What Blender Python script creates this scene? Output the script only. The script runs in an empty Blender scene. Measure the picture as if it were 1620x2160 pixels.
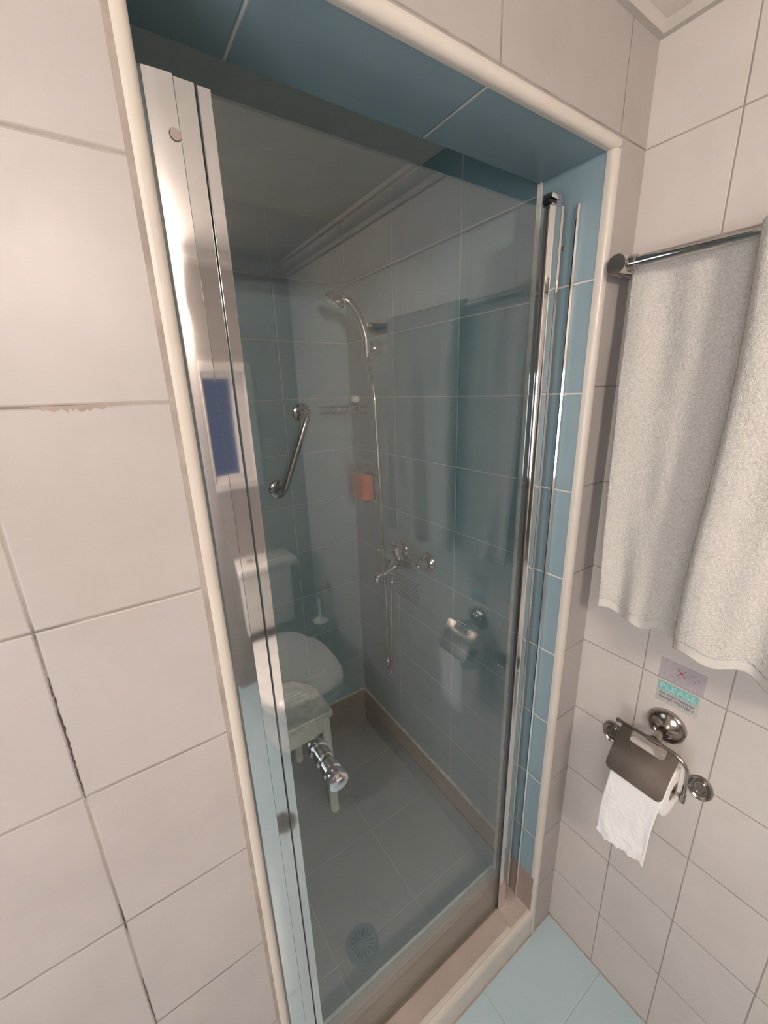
import bpy, bmesh, math, random
from mathutils import Vector, Matrix, noise
random.seed(7)
scene = bpy.context.scene
col = scene.collection
PI = math.pi

# ------------------------------------------------------------------ camera
cam_d = bpy.data.cameras.new('camera')
cam = bpy.data.objects.new('camera', cam_d)
col.objects.link(cam)
cr = Vector((0.826608, -0.562003, -0.029522)); cu = Vector((0.184035, 0.220366, 0.957899)); cf = Vector((0.531836, 0.79724, -0.285585))
M = Matrix((cr, cu, -cf)).transposed().to_4x4()
M.translation = Vector((-0.88722, -0.45680, 1.60483))
cam.matrix_world = M
cam_d.sensor_fit = 'HORIZONTAL'; cam_d.sensor_width = 36.0
cam_d.lens = 859.378 / 1620 * 36.0
cam_d.clip_start = 0.01
scene.camera = cam
scene.cycles.max_bounces = 16; scene.cycles.diffuse_bounces = 8; scene.cycles.glossy_bounces = 8; scene.cycles.transparent_max_bounces = 16

# ------------------------------------------------------------------ world / exposure
w = bpy.data.worlds.new('world'); scene.world = w; w.use_nodes = True
w.node_tree.nodes['Background'].inputs[0].default_value = (0.55, 0.68, 1.0, 1)
w.node_tree.nodes['Background'].inputs[1].default_value = 0.05
vs = scene.view_settings
vs.view_transform = 'Standard'; vs.look = 'None'; vs.gamma = 1.0; vs.exposure = 0.90
try: vs.use_curve_mapping = False
except Exception: pass
LAMP = 195.0            # strength of the two tubes of the wall lamp
FILL_WINDOW = 5.5           # cool fill from the added, unseen window on the left wall
BLUE = 0.10             # dusky blue pane opposite the shower

# ------------------------------------------------------------------ sizes of the room (metres)
XJ, XL = -0.097, -0.8105       # faces of the two jambs
T = 0.146                      # thickness of the wall round the shower opening
ZS, ZT = 0.10, 1.981           # sill top, soffit
XI, B, CI = -0.0505, 1.0186, 2.183   # shower: right wall, back wall, ceiling
XIL = -1.02
YO, XW, ZC = -1.523, -1.75, 2.205    # opposite wall, left wall, ceiling
G = 0.07                       # plane of the glass

# ------------------------------------------------------------------ helpers
def link(o, parent=None):
    col.objects.link(o)
    if parent is not None:
        o.parent = parent
        o.matrix_parent_inverse = Matrix.Translation(-world_loc(parent))
    return o
def world_loc(o):
    v = Vector(o.location)
    return v
def obj(name, bm, mat, parent=None, smooth=False, angle=35, label=None):
    me = bpy.data.meshes.new(name)
    bmesh.ops.recalc_face_normals(bm, faces=bm.faces)
    bm.to_mesh(me); bm.free()
    mats = mat if isinstance(mat, (list, tuple)) else [mat]
    for m in mats: me.materials.append(m)
    if smooth:
        me.shade_smooth()
        me.set_sharp_from_angle(angle=math.radians(angle))
    o = bpy.data.objects.new(name, me)
    col.objects.link(o)
    if parent is not None:
        o.parent = parent
        p = Vector((0, 0, 0)); q = parent
        while q is not None:
            p += q.location; q = q.parent if q.type == 'EMPTY' else None
        o.matrix_parent_inverse = Matrix.Translation(-p)
    if label: o['label'] = label
    return o
def thing(name, loc, label, cat, group=None):
    o = bpy.data.objects.new(name, None); col.objects.link(o)
    o.location = loc; o.empty_display_size = 0.05
    o['label'] = label; o['category'] = cat
    if group: o['group'] = group
    return o
def tag(o, label, cat, group=None):
    o['label'] = label; o['category'] = cat
    if group: o['group'] = group
    return o
def struct(name, bm, mat, **k):
    o = obj(name, bm, mat, **k); o['kind'] = 'structure'
    return o
def box(bm, x0, x1, y0, y1, z0, z1, mi=0, bev=0.0, seg=2):
    tmp = bmesh.new()
    bmesh.ops.create_cube(tmp, size=1)
    for v in tmp.verts:
        v.co = Vector((x0 + (v.co.x + .5) * (x1 - x0), y0 + (v.co.y + .5) * (y1 - y0), z0 + (v.co.z + .5) * (z1 - z0)))
    if bev > 0:
        bmesh.ops.bevel(tmp, geom=tmp.edges[:], offset=bev, segments=seg, profile=0.5, affect='EDGES', clamp_overlap=True)
    merge(bm, tmp, mi)
def merge(bm, tmp, mi=0, xf=None):
    vm = {}
    for v in tmp.verts: vm[v] = bm.verts.new(xf @ v.co if xf is not None else v.co)
    for f in tmp.faces:
        try:
            nf = bm.faces.new([vm[v] for v in f.verts]); nf.material_index = mi
        except ValueError: pass
    tmp.free()
def quad(bm, pts, mi=0):
    f = bm.faces.new([bm.verts.new(p) for p in pts]); f.material_index = mi; return f
def basis(d):
    d = Vector(d).normalized()
    a = Vector((0, 0, 1)) if abs(d.z) < .9 else Vector((1, 0, 0))
    u = a.cross(d).normalized(); v = d.cross(u)
    return u, v, d
def tube(bm, pts, r, seg=16, cap=True, closed=False):
    pts = [Vector(p) for p in pts]; n = len(pts)
    rs = r if isinstance(r, (list, tuple)) else [r] * n
    tang = []
    for i in range(n):
        if closed: t = pts[(i + 1) % n] - pts[i - 1]
        else: t = pts[min(i + 1, n - 1)] - pts[max(i - 1, 0)]
        tang.append(t.normalized())
    u, v, _ = basis(tang[0]); rings = []
    for i in range(n):
        t = tang[i]
        u = (u - t * u.dot(t)).normalized(); v = t.cross(u)
        rings.append([bm.verts.new(pts[i] + (u * math.cos(2 * PI * k / seg) + v * math.sin(2 * PI * k / seg)) * rs[i]) for k in range(seg)])
    m = n if closed else n - 1
    for i in range(m):
        a, b = rings[i], rings[(i + 1) % n]
        for k in range(seg): bm.faces.new((a[k], a[(k + 1) % seg], b[(k + 1) % seg], b[k]))
    if cap and not closed:
        bm.faces.new(rings[0][::-1]); bm.faces.new(rings[-1])
def smooth_path(pts, n=8):
    P = [Vector(p) for p in pts]; P = [2 * P[0] - P[1]] + P + [2 * P[-1] - P[-2]]; out = []
    for i in range(1, len(P) - 2):
        for k in range(n):
            t = k / n
            out.append(0.5 * ((2 * P[i]) + (-P[i - 1] + P[i + 1]) * t + (2 * P[i - 1] - 5 * P[i] + 4 * P[i + 1] - P[i + 2]) * t * t + (-P[i - 1] + 3 * P[i] - 3 * P[i + 1] + P[i + 2]) * t ** 3))
    out.append(P[-2]); return out
def lathe(bm, prof, o, axis, seg=40, sx=1.0, sy=1.0, mi=0):
    """profile of (radius, height) about axis from point o"""
    u, v, d = basis(axis); o = Vector(o); rings = []
    for r, h in prof:
        if r < 1e-6: rings.append([bm.verts.new(o + d * h)])
        else: rings.append([bm.verts.new(o + d * h + u * r * sx * math.cos(2 * PI * k / seg) + v * r * sy * math.sin(2 * PI * k / seg)) for k in range(seg)])
    for a, b in zip(rings, rings[1:]):
        for k in range(seg):
            k2 = (k + 1) % seg
            if len(a) == 1 and len(b) == 1: continue
            if len(a) == 1: f = bm.faces.new((a[0], b[k], b[k2]))
            elif len(b) == 1: f = bm.faces.new((a[k], a[k2], b[0]))
            else: f = bm.faces.new((a[k], a[k2], b[k2], b[k]))
            f.material_index = mi
def prism(bm, poly, fn, w0, w1, mi=0):
    """poly of (u,v), fn(u,v,w)->xyz, extruded from w0 to w1"""
    a = [bm.verts.new(fn(u, v, w0)) for u, v in poly]; b = [bm.verts.new(fn(u, v, w1)) for u, v in poly]
    n = len(poly)
    bm.faces.new(a[::-1]).material_index = mi; bm.faces.new(b).material_index = mi
    for i in range(n): bm.faces.new((a[i], a[(i + 1) % n], b[(i + 1) % n], b[i])).material_index = mi
def rrect(x0, x1, y0, y1, r, seg=6, corners=(1, 1, 1, 1)):
    out = []
    for (cx, cy, a0, on) in ((x1 - r, y1 - r, 0, corners[0]), (x0 + r, y1 - r, 90, corners[1]), (x0 + r, y0 + r, 180, corners[2]), (x1 - r, y0 + r, 270, corners[3])):
        if on:
            for k in range(seg + 1):
                a = math.radians(a0 + 90 * k / seg); out.append((cx + r * math.cos(a), cy + r * math.sin(a)))
        else:
            a = math.radians(a0 + 45); s = math.sqrt(2)
            out.append((cx + r * s * math.cos(a), cy + r * s * math.sin(a)))
    return out
def B_(): return bmesh.new()

# ------------------------------------------------------------------ materials
def new_mat(name):
    m = bpy.data.materials.new(name); m.use_nodes = True
    nt = m.node_tree; nt.nodes.clear()
    out = nt.nodes.new('ShaderNodeOutputMaterial'); b = nt.nodes.new('ShaderNodeBsdfPrincipled')
    nt.links.new(b.outputs[0], out.inputs[0])
    return m, nt, b
def math_node(nt, op, a, b=None, c=None):
    n = nt.nodes.new('ShaderNodeMath'); n.operation = op
    for i, x in enumerate((a, b, c)):
        if x is None: continue
        if isinstance(x, (int, float)): n.inputs[i].default_value = x
        else: nt.links.new(x, n.inputs[i])
    return n.outputs[0]
def mix_col(nt, fac, a, b):
    n = nt.nodes.new('ShaderNodeMix'); n.data_type = 'RGBA'
    for i, x in ((0, fac), (6, a), (7, b)):
        if isinstance(x, (int, float)): n.inputs[i].default_value = x
        elif isinstance(x, tuple): n.inputs[i].default_value = (*x, 1) if len(x) == 3 else x
        else: nt.links.new(x, n.inputs[i])
    return n.outputs[2]
def noise_node(nt, vec, scale, detail=3, rough=.5):
    n = nt.nodes.new('ShaderNodeTexNoise'); n.inputs['Scale'].default_value = scale
    n.inputs['Detail'].default_value = detail; n.inputs['Roughness'].default_value = rough
    if vec is not None: nt.links.new(vec, n.inputs['Vector'])
    return n.outputs['Fac']
def ramp(nt, x, a, b, lo=0., hi=1.):
    n = nt.nodes.new('ShaderNodeMapRange'); nt.links.new(x, n.inputs[0])
    n.inputs[1].default_value = a; n.inputs[2].default_value = b; n.inputs[3].default_value = lo; n.inputs[4].default_value = hi
    return n.outputs[0]
def bump(nt, b, h, strength, dist):
    n = nt.nodes.new('ShaderNodeBump'); n.inputs['Strength'].default_value = strength; n.inputs['Distance'].default_value = dist
    nt.links.new(h, n.inputs['Height']); nt.links.new(n.outputs[0], b.inputs['Normal'])
def tile_mat(name, axes, colA, colB, grout, u=None, v=None, g=0.0024, rough=0.36, mott=7.0, dirt=0.0, spec=0.25, gdepth=.0012, stain=None):
    """u, v = (tile size, offset) along the two axes; None for no joint"""
    m, nt, b = new_mat(name)
    tc = nt.nodes.new('ShaderNodeTexCoord'); sp = nt.nodes.new('ShaderNodeSeparateXYZ')
    nt.links.new(tc.outputs['Object'], sp.inputs[0])
    # joints are a touch wavy
    wob = math_node(nt, 'MULTIPLY', math_node(nt, 'SUBTRACT', noise_node(nt, tc.outputs['Object'], 14, 2), .5), .0012)
    ds, cells = [], []
    for ax, j in zip(axes, (u, v)):
        if j is None: continue
        c = math_node(nt, 'ADD', sp.outputs['XYZ'.index(ax.upper())], wob)
        t = math_node(nt, 'DIVIDE', math_node(nt, 'SUBTRACT', c, j[1]), j[0])
        fr = math_node(nt, 'FRACT', t); cells.append(math_node(nt, 'FLOOR', t))
        ds.append(math_node(nt, 'MULTIPLY', math_node(nt, 'SUBTRACT', .5, math_node(nt, 'ABSOLUTE', math_node(nt, 'SUBTRACT', fr, .5))), j[0]))
    d = ds[0] if len(ds) == 1 else math_node(nt, 'MINIMUM', ds[0], ds[1])
    mask = ramp(nt, d, g * .35, g * .62)             # 0 in the joint, 1 on the tile
    cx = nt.nodes.new('ShaderNodeCombineXYZ')
    for i, c in enumerate(cells): nt.links.new(c, cx.inputs[i])
    wn = nt.nodes.new('ShaderNodeTexWhiteNoise'); nt.links.new(cx.outputs[0], wn.inputs['Vector'])
    n1 = noise_node(nt, tc.outputs['Object'], mott, 5, .55)
    n2 = noise_node(nt, tc.outputs['Object'], mott * 6, 4, .6)
    f = math_node(nt, 'ADD', ramp(nt, n1, .35, .65, 0, .62), math_node(nt, 'MULTIPLY', wn.outputs[0], .2))
    f = math_node(nt, 'ADD', f, math_node(nt, 'MULTIPLY', math_node(nt, 'SUBTRACT', n2, .5), .3))
    c = mix_col(nt, f, colA, colB)
    if stain is not None:
        n3 = noise_node(nt, tc.outputs['Object'], 5.3, 6, .7)
        c = mix_col(nt, ramp(nt, n3, .62, .75, 0, .5), c, stain)
    ng = noise_node(nt, tc.outputs['Object'], 9, 4, .7)
    gc = mix_col(nt, ramp(nt, ng, .42, .68, 0, dirt), grout, tuple(x * .35 for x in grout))
    c = mix_col(nt, mask, gc, c)
    nt.links.new(c, b.inputs['Base Color'])
    r = ramp(nt, mask, 0, 1, .8, rough); r2 = math_node(nt, 'ADD', r, math_node(nt, 'MULTIPLY', math_node(nt, 'SUBTRACT', n2, .5), .12))
    nt.links.new(r2, b.inputs['Roughness'])
    b.inputs['Specular IOR Level'].default_value = spec
    h = math_node(nt, 'ADD', ramp(nt, d, g * .3, g * 1.1), math_node(nt, 'MULTIPLY', n1, .25))
    bump(nt, b, h, .8, gdepth)
    return m
def plain(name, colr, rough=.5, metal=0., mott=None, spec=.5, bmp=None, colB=None, coat=0., scale=20):
    m, nt, b = new_mat(name)
    b.inputs['Base Color'].default_value = (*colr, 1); b.inputs['Roughness'].default_value = rough
    b.inputs['Metallic'].default_value = metal; b.inputs['Specular IOR Level'].default_value = spec
    b.inputs['Coat Weight'].default_value = coat
    tc = nt.nodes.new('ShaderNodeTexCoord')
    n = noise_node(nt, tc.outputs['Object'], scale, 5, .6)
    cB = colB or tuple(x * .88 for x in colr)
    nt.links.new(mix_col(nt, ramp(nt, n, .35, .7), colr, cB), b.inputs['Base Color'])
    if metal > .5: nt.links.new(ramp(nt, n, .3, .8, rough * .8, rough * 1.25), b.inputs['Roughness'])
    if bmp: bump(nt, b, noise_node(nt, tc.outputs['Object'], bmp[0], 3), bmp[1], bmp[2])
    return m
TA, TB = (.405, .376, .357), (.355, .325, .306)
GR = (.33, .285, .25)
m_out_front = tile_mat('glazed_cream_tile_front', 'xz', TA, TB, GR, (.2965, -.0857), (.2, 0.0), dirt=.9, stain=(.39, .34, .30))
m_out_side = tile_mat('glazed_cream_tile_side_lightened', 'yz', (.64, .59, .55), (.58, .53, .49), (.40, .34, .30), (.1495, -.1372), (.2, 0.0), g=.0018, dirt=.4, stain=(.41, .36, .32))  # cream lightened against the front tile to even out the lamp falloff
BA, BB = (.215, .30, .335), (.25, .335, .365)
m_jamb = tile_mat('blue_tile_jamb', 'yz', BA, BB, (.60, .56, .50), None, (.2, .1874), g=.0034, rough=.32)
m_soffit = tile_mat('blue_tile_soffit', 'xy', BA, BB, (.60, .56, .50), (.30, -.391), None, g=.0036, rough=.35)
IG = (.52, .54, .50)
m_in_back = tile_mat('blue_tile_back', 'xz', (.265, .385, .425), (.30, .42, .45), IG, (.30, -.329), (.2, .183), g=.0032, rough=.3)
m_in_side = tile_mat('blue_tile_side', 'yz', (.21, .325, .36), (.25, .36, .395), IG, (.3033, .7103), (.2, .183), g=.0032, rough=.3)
m_brown = tile_mat('brown_floor_tile', 'xy', (.385, .325, .285), (.335, .285, .25), (.52, .48, .40), (.288, -.327), (.265, .27), g=.0026, rough=.45, stain=(.20, .14, .10))
m_sill = plain('brown_sill_tile', (.455, .375, .33), .4, colB=(.40, .33, .29), scale=6)
m_dado = plain('brown_skirting_tile', (.33, .255, .22), .4, colB=(.27, .21, .18), scale=7)
m_floor = tile_mat('pale_blue_floor_tile', 'xy', (.42, .54, .585), (.47, .58, .61), (.45, .53, .55), (.30, -.30), (.30, -.165), g=.0022, rough=.3, mott=5)
m_trim = plain('cream_edge_trim', (.60, .555, .495), .3, colB=(.55, .50, .44), scale=10)
m_caulk = plain('white_caulk', (.72, .68, .60), .5, colB=(.5, .45, .38), scale=30)
m_ceil = plain('ceiling_paint', (.55, .52, .48), .9, scale=4)
m_ceil_in = plain('shower_ceiling_paint', (.74, .72, .67), .9, scale=4)
m_plaster = plain('painted_cove', (.52, .48, .44), .7, scale=6)
m_alu = plain('polished_aluminium', (.86, .84, .83), .05, 1.0, colB=(.80, .78, .77), scale=5)
m_alu2 = plain('satin_aluminium', (.72, .70, .69), .2, 1.0, scale=5)
m_chrome = plain('chrome', (.62, .60, .585), .06, 1.0, colB=(.5, .47, .45), scale=18)
m_chrome_clean = plain('bright_chrome', (.80, .80, .80), .045, 1.0, scale=18)
m_worn = plain('tarnished_steel', (.36, .315, .28), .24, 1.0, colB=(.26, .22, .19), scale=12)
m_black = plain('black_rubber', (.012, .012, .013), .5)
m_white_pl = plain('white_plastic', (.90, .90, .82), .35, colB=(.80, .79, .70), scale=14)
m_porc = plain('white_porcelain', (.85, .83, .79), .12, coat=.5)
m_screw = plain('dull_screw_steel', (.30, .26, .24), .45, .6)
m_towel_d = None
def towel_mat():
    m, nt, b = new_mat('white_terry_cloth')
    tc = nt.nodes.new('ShaderNodeTexCoord')
    n1 = noise_node(nt, tc.outputs['Object'], 620, 2, .6); n2 = noise_node(nt, tc.outputs['Object'], 260, 3, .6)
    s = math_node(nt, 'ADD', math_node(nt, 'MULTIPLY', n1, .6), math_node(nt, 'MULTIPLY', n2, .5))
    nt.links.new(mix_col(nt, ramp(nt, s, .42, .66), (.60, .56, .51), (.80, .76, .70)), b.inputs['Base Color'])
    b.inputs['Roughness'].default_value = .95; b.inputs['Sheen Weight'].default_value = .25; b.inputs['Specular IOR Level'].default_value = .1
    bump(nt, b, s, 1.0, .004)
    return m
m_terry = towel_mat()
m_hem = plain('woven_hem', (.64, .60, .55), .9, spec=.1, bmp=(500, .4, .0008))
m_paper = plain('toilet_paper', (.93, .91, .88), .95, spec=.1, bmp=(55, .5, .002), colB=(.90, .88, .86))
def glass_mat(name, tint, ior=1.5, rough=0.0):
    m = bpy.data.materials.new(name); m.use_nodes = True; nt = m.node_tree; nt.nodes.clear()
    out = nt.nodes.new('ShaderNodeOutputMaterial'); mx = nt.nodes.new('ShaderNodeMixShader')
    tr = nt.nodes.new('ShaderNodeBsdfTransparent'); gl = nt.nodes.new('ShaderNodeBsdfGlossy'); fr = nt.nodes.new('ShaderNodeFresnel')
    tr.inputs[0].default_value = (*tint, 1); gl.inputs[0].default_value = (1, 1, 1, 1); gl.inputs['Roughness'].default_value = rough
    fr.inputs[0].default_value = ior
    geo = nt.nodes.new('ShaderNodeNewGeometry')
    # Fresnel of the outer face on both faces of the thin pane
    lw = nt.nodes.new('ShaderNodeVectorMath'); lw.operation = 'DOT_PRODUCT'
    nt.links.new(geo.outputs['Normal'], lw.inputs[0]); nt.links.new(geo.outputs['Incoming'], lw.inputs[1])
    cth = math_node(nt, 'ABSOLUTE', lw.outputs['Value'])
    r0 = ((ior - 1) / (ior + 1)) ** 2
    p5 = math_node(nt, 'POWER', math_node(nt, 'SUBTRACT', 1.0, cth), 5.0)
    F = math_node(nt, 'ADD', r0, math_node(nt, 'MULTIPLY', p5, 1 - r0))
    nt.links.new(F, mx.inputs[0]); nt.links.new(tr.outputs[0], mx.inputs[1]); nt.links.new(gl.outputs[0], mx.inputs[2])
    nt.links.new(mx.outputs[0], out.inputs[0])
    return m
m_glass = glass_mat('clear_shower_glass', (.93, .95, .945), ior=1.8)
m_seal = glass_mat('clear_seal', (.80, .80, .76), rough=.15)
m_clearpl = glass_mat('clear_plastic', (.90, .88, .86), ior=1.35, rough=.06)
m_sticker = glass_mat('clear_sticker', (.93, .96, .95), ior=1.2, rough=.3)
m_film = plain('pale_sticker_film', (.53, .535, .49), .25, scale=60)
m_aged = plain('aged_chrome', (.46, .415, .38), .17, 1.0, colB=(.34, .30, .27), scale=22)
m_soap = plain('orange_soap', (.95, .20, .05), .35, colB=(.82, .15, .04), scale=25)
def emit(name, c, s):
    m = bpy.data.materials.new(name); m.use_nodes = True; nt = m.node_tree; nt.nodes.clear()
    out = nt.nodes.new('ShaderNodeOutputMaterial'); e = nt.nodes.new('ShaderNodeEmission')
    e.inputs[0].default_value = (*c, 1); e.inputs[1].default_value = s; nt.links.new(e.outputs[0], out.inputs[0]); return m
m_tube = emit('lamp_tube_glow', (1.0, .865, .765), LAMP)
m_fill_day = emit('fill_daylight', (.95, .96, 1.0), FILL_WINDOW)
m_dusk = emit('dusky_blue_pane', (.48, .56, .86), BLUE)
m_frame = plain('white_window_frame', (.66, .62, .59), .35)
m_teal = plain('teal_print', (.16, .46, .43), .6, colB=(.26, .55, .50), scale=180)
m_purple = plain('faded_purple_print', (.42, .37, .405), .6, colB=(.49, .44, .44), scale=160)
m_ink = plain('dark_purple_ink', (.20, .15, .22), .7, colB=(.33, .27, .32), scale=400)
m_paleink = plain('pale_teal_ink', (.42, .68, .62), .7)
m_fadeink = plain('faded_green_ink', (.50, .53, .43), .8, colB=(.62, .60, .52), scale=300)
m_red = plain('red_ink', (.42, .07, .07), .6)
m_greyink = plain('grey_blue_ink', (.10, .16, .19), .7)

# ------------------------------------------------------------------ the room shell
def wall_front():
    bm = B_()
    # boxes of the wall round the opening; faces get their tile by where they look
    ZTOP, N = 2.30, .0118
    box(bm, XW - .1, XL, N, T, -.05, ZTOP); box(bm, XJ, .12, N, T, -.05, ZTOP); box(bm, XL, XJ, N, T, ZT, ZTOP)
    box(bm, XW - .1, XL - N, 0, N, -.05, ZTOP); box(bm, XJ + N, .12, 0, N, -.05, ZTOP); box(bm, XL - N, XJ + N, 0, N, ZT + N, ZTOP)
    box(bm, XL - N, XL, 0, N, -.05, ZS - .024); box(bm, XJ, XJ + N, 0, N, -.05, ZS - .024)
    bm.faces.ensure_lookup_table()
    bmesh.ops.recalc_face_normals(bm, faces=bm.faces)
    for f in bm.faces:
        c = f.calc_center_median(); n = f.normal
        if abs(n.x) > .9 and (abs(c.x - XL) < .001 or abs(c.x - XJ) < .001) and c.y > N: f.material_index = 1
        elif n.z < -.9 and abs(c.z - ZT) < .001: f.material_index = 2
        elif n.y > .9: f.material_index = 3
    return struct('wall_front', bm, [m_out_front, m_jamb, m_soffit, m_in_back])
wall_front()
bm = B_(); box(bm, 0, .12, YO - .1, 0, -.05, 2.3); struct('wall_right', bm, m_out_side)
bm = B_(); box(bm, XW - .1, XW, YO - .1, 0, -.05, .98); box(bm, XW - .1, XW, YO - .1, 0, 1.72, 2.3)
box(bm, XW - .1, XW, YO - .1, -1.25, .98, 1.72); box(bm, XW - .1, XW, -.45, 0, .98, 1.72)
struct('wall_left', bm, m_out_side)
# opposite wall with its window hole
WX0, WX1, WZ0, WZ1 = -.74, -.235, 1.145, 1.755
bm = B_(); box(bm, XW, 0, YO - .1, YO, -.05, WZ0); box(bm, XW, 0, YO - .1, YO, WZ1, 2.3)
box(bm, XW, WX0, YO - .1, YO, WZ0, WZ1); box(bm, WX1, 0, YO - .1, YO, WZ0, WZ1)
struct('wall_back', bm, m_out_front)
bm = B_(); box(bm, XW - .1, .12, YO - .1, 0, -.05, 0); struct('floor', bm, m_floor)
bm = B_(); box(bm, XW - .1, .12, YO - .1, 0, ZC, 2.3); struct('ceiling', bm, m_ceil)
# cove moulding
prof = [(0, 2.150), (.010, 2.151), (.014, 2.158), (.014, 2.166), (.026, 2.172), (.036, 2.184), (.040, 2.192), (.052, 2.194), (.056, ZC + .002)]
bm = B_()
rings = []
for d, z in prof:
    rings.append([bm.verts.new(p) for p in ((XW + d, YO + d, z), (-d, YO + d, z), (-d, -d, z), (XW + d, -d, z))])
for a, b in zip(rings, rings[1:]):
    for k in range(4): bm.faces.new((a[k], a[(k + 1) % 4], b[(k + 1) % 4], b[k]))
struct('trim_1', bm, m_plaster, smooth=True, angle=50)

# shower enclosure behind the wall
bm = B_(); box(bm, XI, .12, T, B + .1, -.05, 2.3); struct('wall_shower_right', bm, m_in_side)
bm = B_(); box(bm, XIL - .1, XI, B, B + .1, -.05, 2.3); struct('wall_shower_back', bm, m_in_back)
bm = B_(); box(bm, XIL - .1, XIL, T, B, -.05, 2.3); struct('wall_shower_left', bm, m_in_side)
bm = B_(); box(bm, XIL, XI, T, B, CI, 2.3); struct('ceiling_shower', bm, m_ceil_in)
bm = B_(); box(bm, XIL, XI, T, B, -.05, .008); struct('floor_shower', bm, m_brown)
# sill across the opening, with a cream rounded nose
bm = B_(); box(bm, XL, XJ, .008, .155, -.05, ZS); struct('trim_sill', bm, m_sill)
bm = B_()
R = .010
def qr(n=6, lip=.0022):
    """2-D profile (a = into the face away from the opening, b = towards the room) of the edge strip"""
    pts = [(R + .0035, 0.0), (R + .0035, -lip), (R, -lip)]
    for k in range(n + 1):
        a = PI / 2 * k / n
        pts.append((R - R * math.sin(a) - .001 * math.sin(a), R - lip - R * math.cos(a)))
    pts += [(-.001, R + .0035), (R + .0035, R + .0035)]
    return pts
Q = qr()
def strip(bm, fn, w0, w1):
    prism(bm, Q, fn, w0, w1)
strip(bm, lambda a, b, w_: (XJ + a - .001 + .001, b, w_), -.0 + .0, ZT)                # right jamb
o = struct('trim_jamb_right', bm, m_trim, smooth=True, angle=40)
bm = B_(); strip(bm, lambda a, b, w_: (XL - a, b, w_), 0.0, ZT + .0); struct('trim_jamb_left', bm, m_trim, smooth=True, angle=40)
bm = B_(); strip(bm, lambda a, b, w_: (w_, b, ZT + a), XL - R - .004, XJ + R + .0035); struct('trim_head', bm, m_trim, smooth=True, angle=40)
bm = B_(); prism(bm, [(ZS + .001, .020), (ZS + .001, .012), (ZS - .001, .006), (ZS - .006, .001), (ZS - .013, -.0025), (ZS - .022, -.0025), (ZS - .024, 0.0), (0.0, 0.0), (0.0, .012), (ZS - .03, .02)], lambda z, y, w_: (w_, y, z), XL, XJ + .001)
struct('trim_sill_nose', bm, m_trim, smooth=True, angle=30)
# cream edge strips where the jamb, soffit and sill meet the shower
bm = B_()
box(bm, XJ - .0025, XJ + .02, T - .007, T + .0025, ZS, ZT)
box(bm, XL - .02, XL + .0025, T - .007, T + .0025, ZS, ZT)
box(bm, XL, XJ, .1515, .1585, ZS - .012, ZS + .002, bev=.001)
struct('trim_inner_edge', bm, m_caulk)
# worn grout line where the tiles meet the cream edge strip
bm = B_(); e_ = R + .0035
box(bm, XL - e_ - .0055, XL - e_, -.0006, .001, 0, ZT + e_); box(bm, XJ + e_, XJ + e_ + .0015, -.0006, .001, 0, ZT + e_); box(bm, XL - e_, XJ + e_, -.0006, .001, ZT + e_, ZT + e_ + .0015)
struct('trim_grout_line', bm, plain('worn_grout', (.36, .31, .27), .8, colB=(.20, .165, .14), scale=18))
# skirting of brown tile with a caulk line
def skirting(name, x0, x1, y0, y1, z0, z1, cx):
    bm = B_(); box(bm, x0, x1, y0, y1, z0, z1); o = struct(name, bm, m_dado)
    bm = B_(); box(bm, *cx, z1, z1 + .007); c = obj('caulk_line', bm, m_caulk, o)
    return o
skirting('baseboard_shower_back', XIL, XI, B - .006, B, .008, .193, (XIL, XI, B - .008, B))
skirting('baseboard_shower_right', XI - .006, XI, T, B - .006, .008, .193, (XI - .008, XI, T, B - .006))
bm = B_(); box(bm, XJ - .0012, XJ, .006, T - .007, ZS, .236); struct('baseboard_jamb', bm, m_dado)
bm = B_()                                                    # caulk patch of the sill under the wall profile
quad(bm, [(XJ - .001, .012, ZS + .0012), (XJ - .001, .10, ZS + .0012), (-.168, .066, ZS + .0012), (-.176, .012, ZS + .0012)])
prism(bm, [(-.170, .064), (-.163, .062), (-.172, .012), (-.180, .012)], lambda x, y, z: (x, y, z), ZS, ZS + .003)
struct('trim_sill_caulk', bm, plain('sill_caulk', (.49, .42, .37), .35, colB=(.42, .35, .31), scale=30))
# caulk joint between floor and walls
# cracked grout left of the opening and a chipped tile edge
bm = B_(); random.seed(11)
def jag(p0, p1, n, wmin, wmax, amp, vert=True):
    a = []; b = []
    for k in range(n + 1):
        t_ = k / n; c = (p0[0] + (p1[0] - p0[0]) * t_, p0[1] + (p1[1] - p0[1]) * t_); o_ = random.uniform(-amp, amp); w_ = random.uniform(wmin, wmax) * math.sin(PI * min(max(t_, .03), .97)) ** .5
        a.append((c[0] + o_ - w_ / 2, c[1]) if vert else (c[0], c[1] + o_ * .2)); b.append((c[0] + o_ + w_ / 2, c[1]) if vert else (c[0], c[1] - w_))
    prism(bm, a + b[::-1], lambda x, z, y: (x, y, z), -.0004, .0006)
jag((-.9750, 1.352), (-.9752, 1.198), 46, .0006, .0026, .0005)
jag((-.9750, 1.035), (-.9750, .985), 18, .0004, .0018, .0005)
jag((-.9752, .90), (-.9752, .80), 22, .0003, .0010, .0005)
struct('trim_grout_crack', bm, plain('dark_crack', (.05, .04, .035), .9))
bm = B_(); jag((-.935, 1.6005), (-.873, 1.6005), 30, .0015, .0068, .0008, vert=False)
struct('trim_chipped_edge', bm, plain('bare_tile_body', (.34, .27, .225), .9, colB=(.28, .22, .18), scale=60))
bm = B_(); box(bm, XW, 0, -.003, 0, 0, .002); box(bm, -.003, 0, YO, 0, 0, .002)
struct('trim_floor_joint', bm, plain('dirty_grout', (.42, .35, .30), .8, colB=(.30, .23, .19), scale=25))

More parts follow.
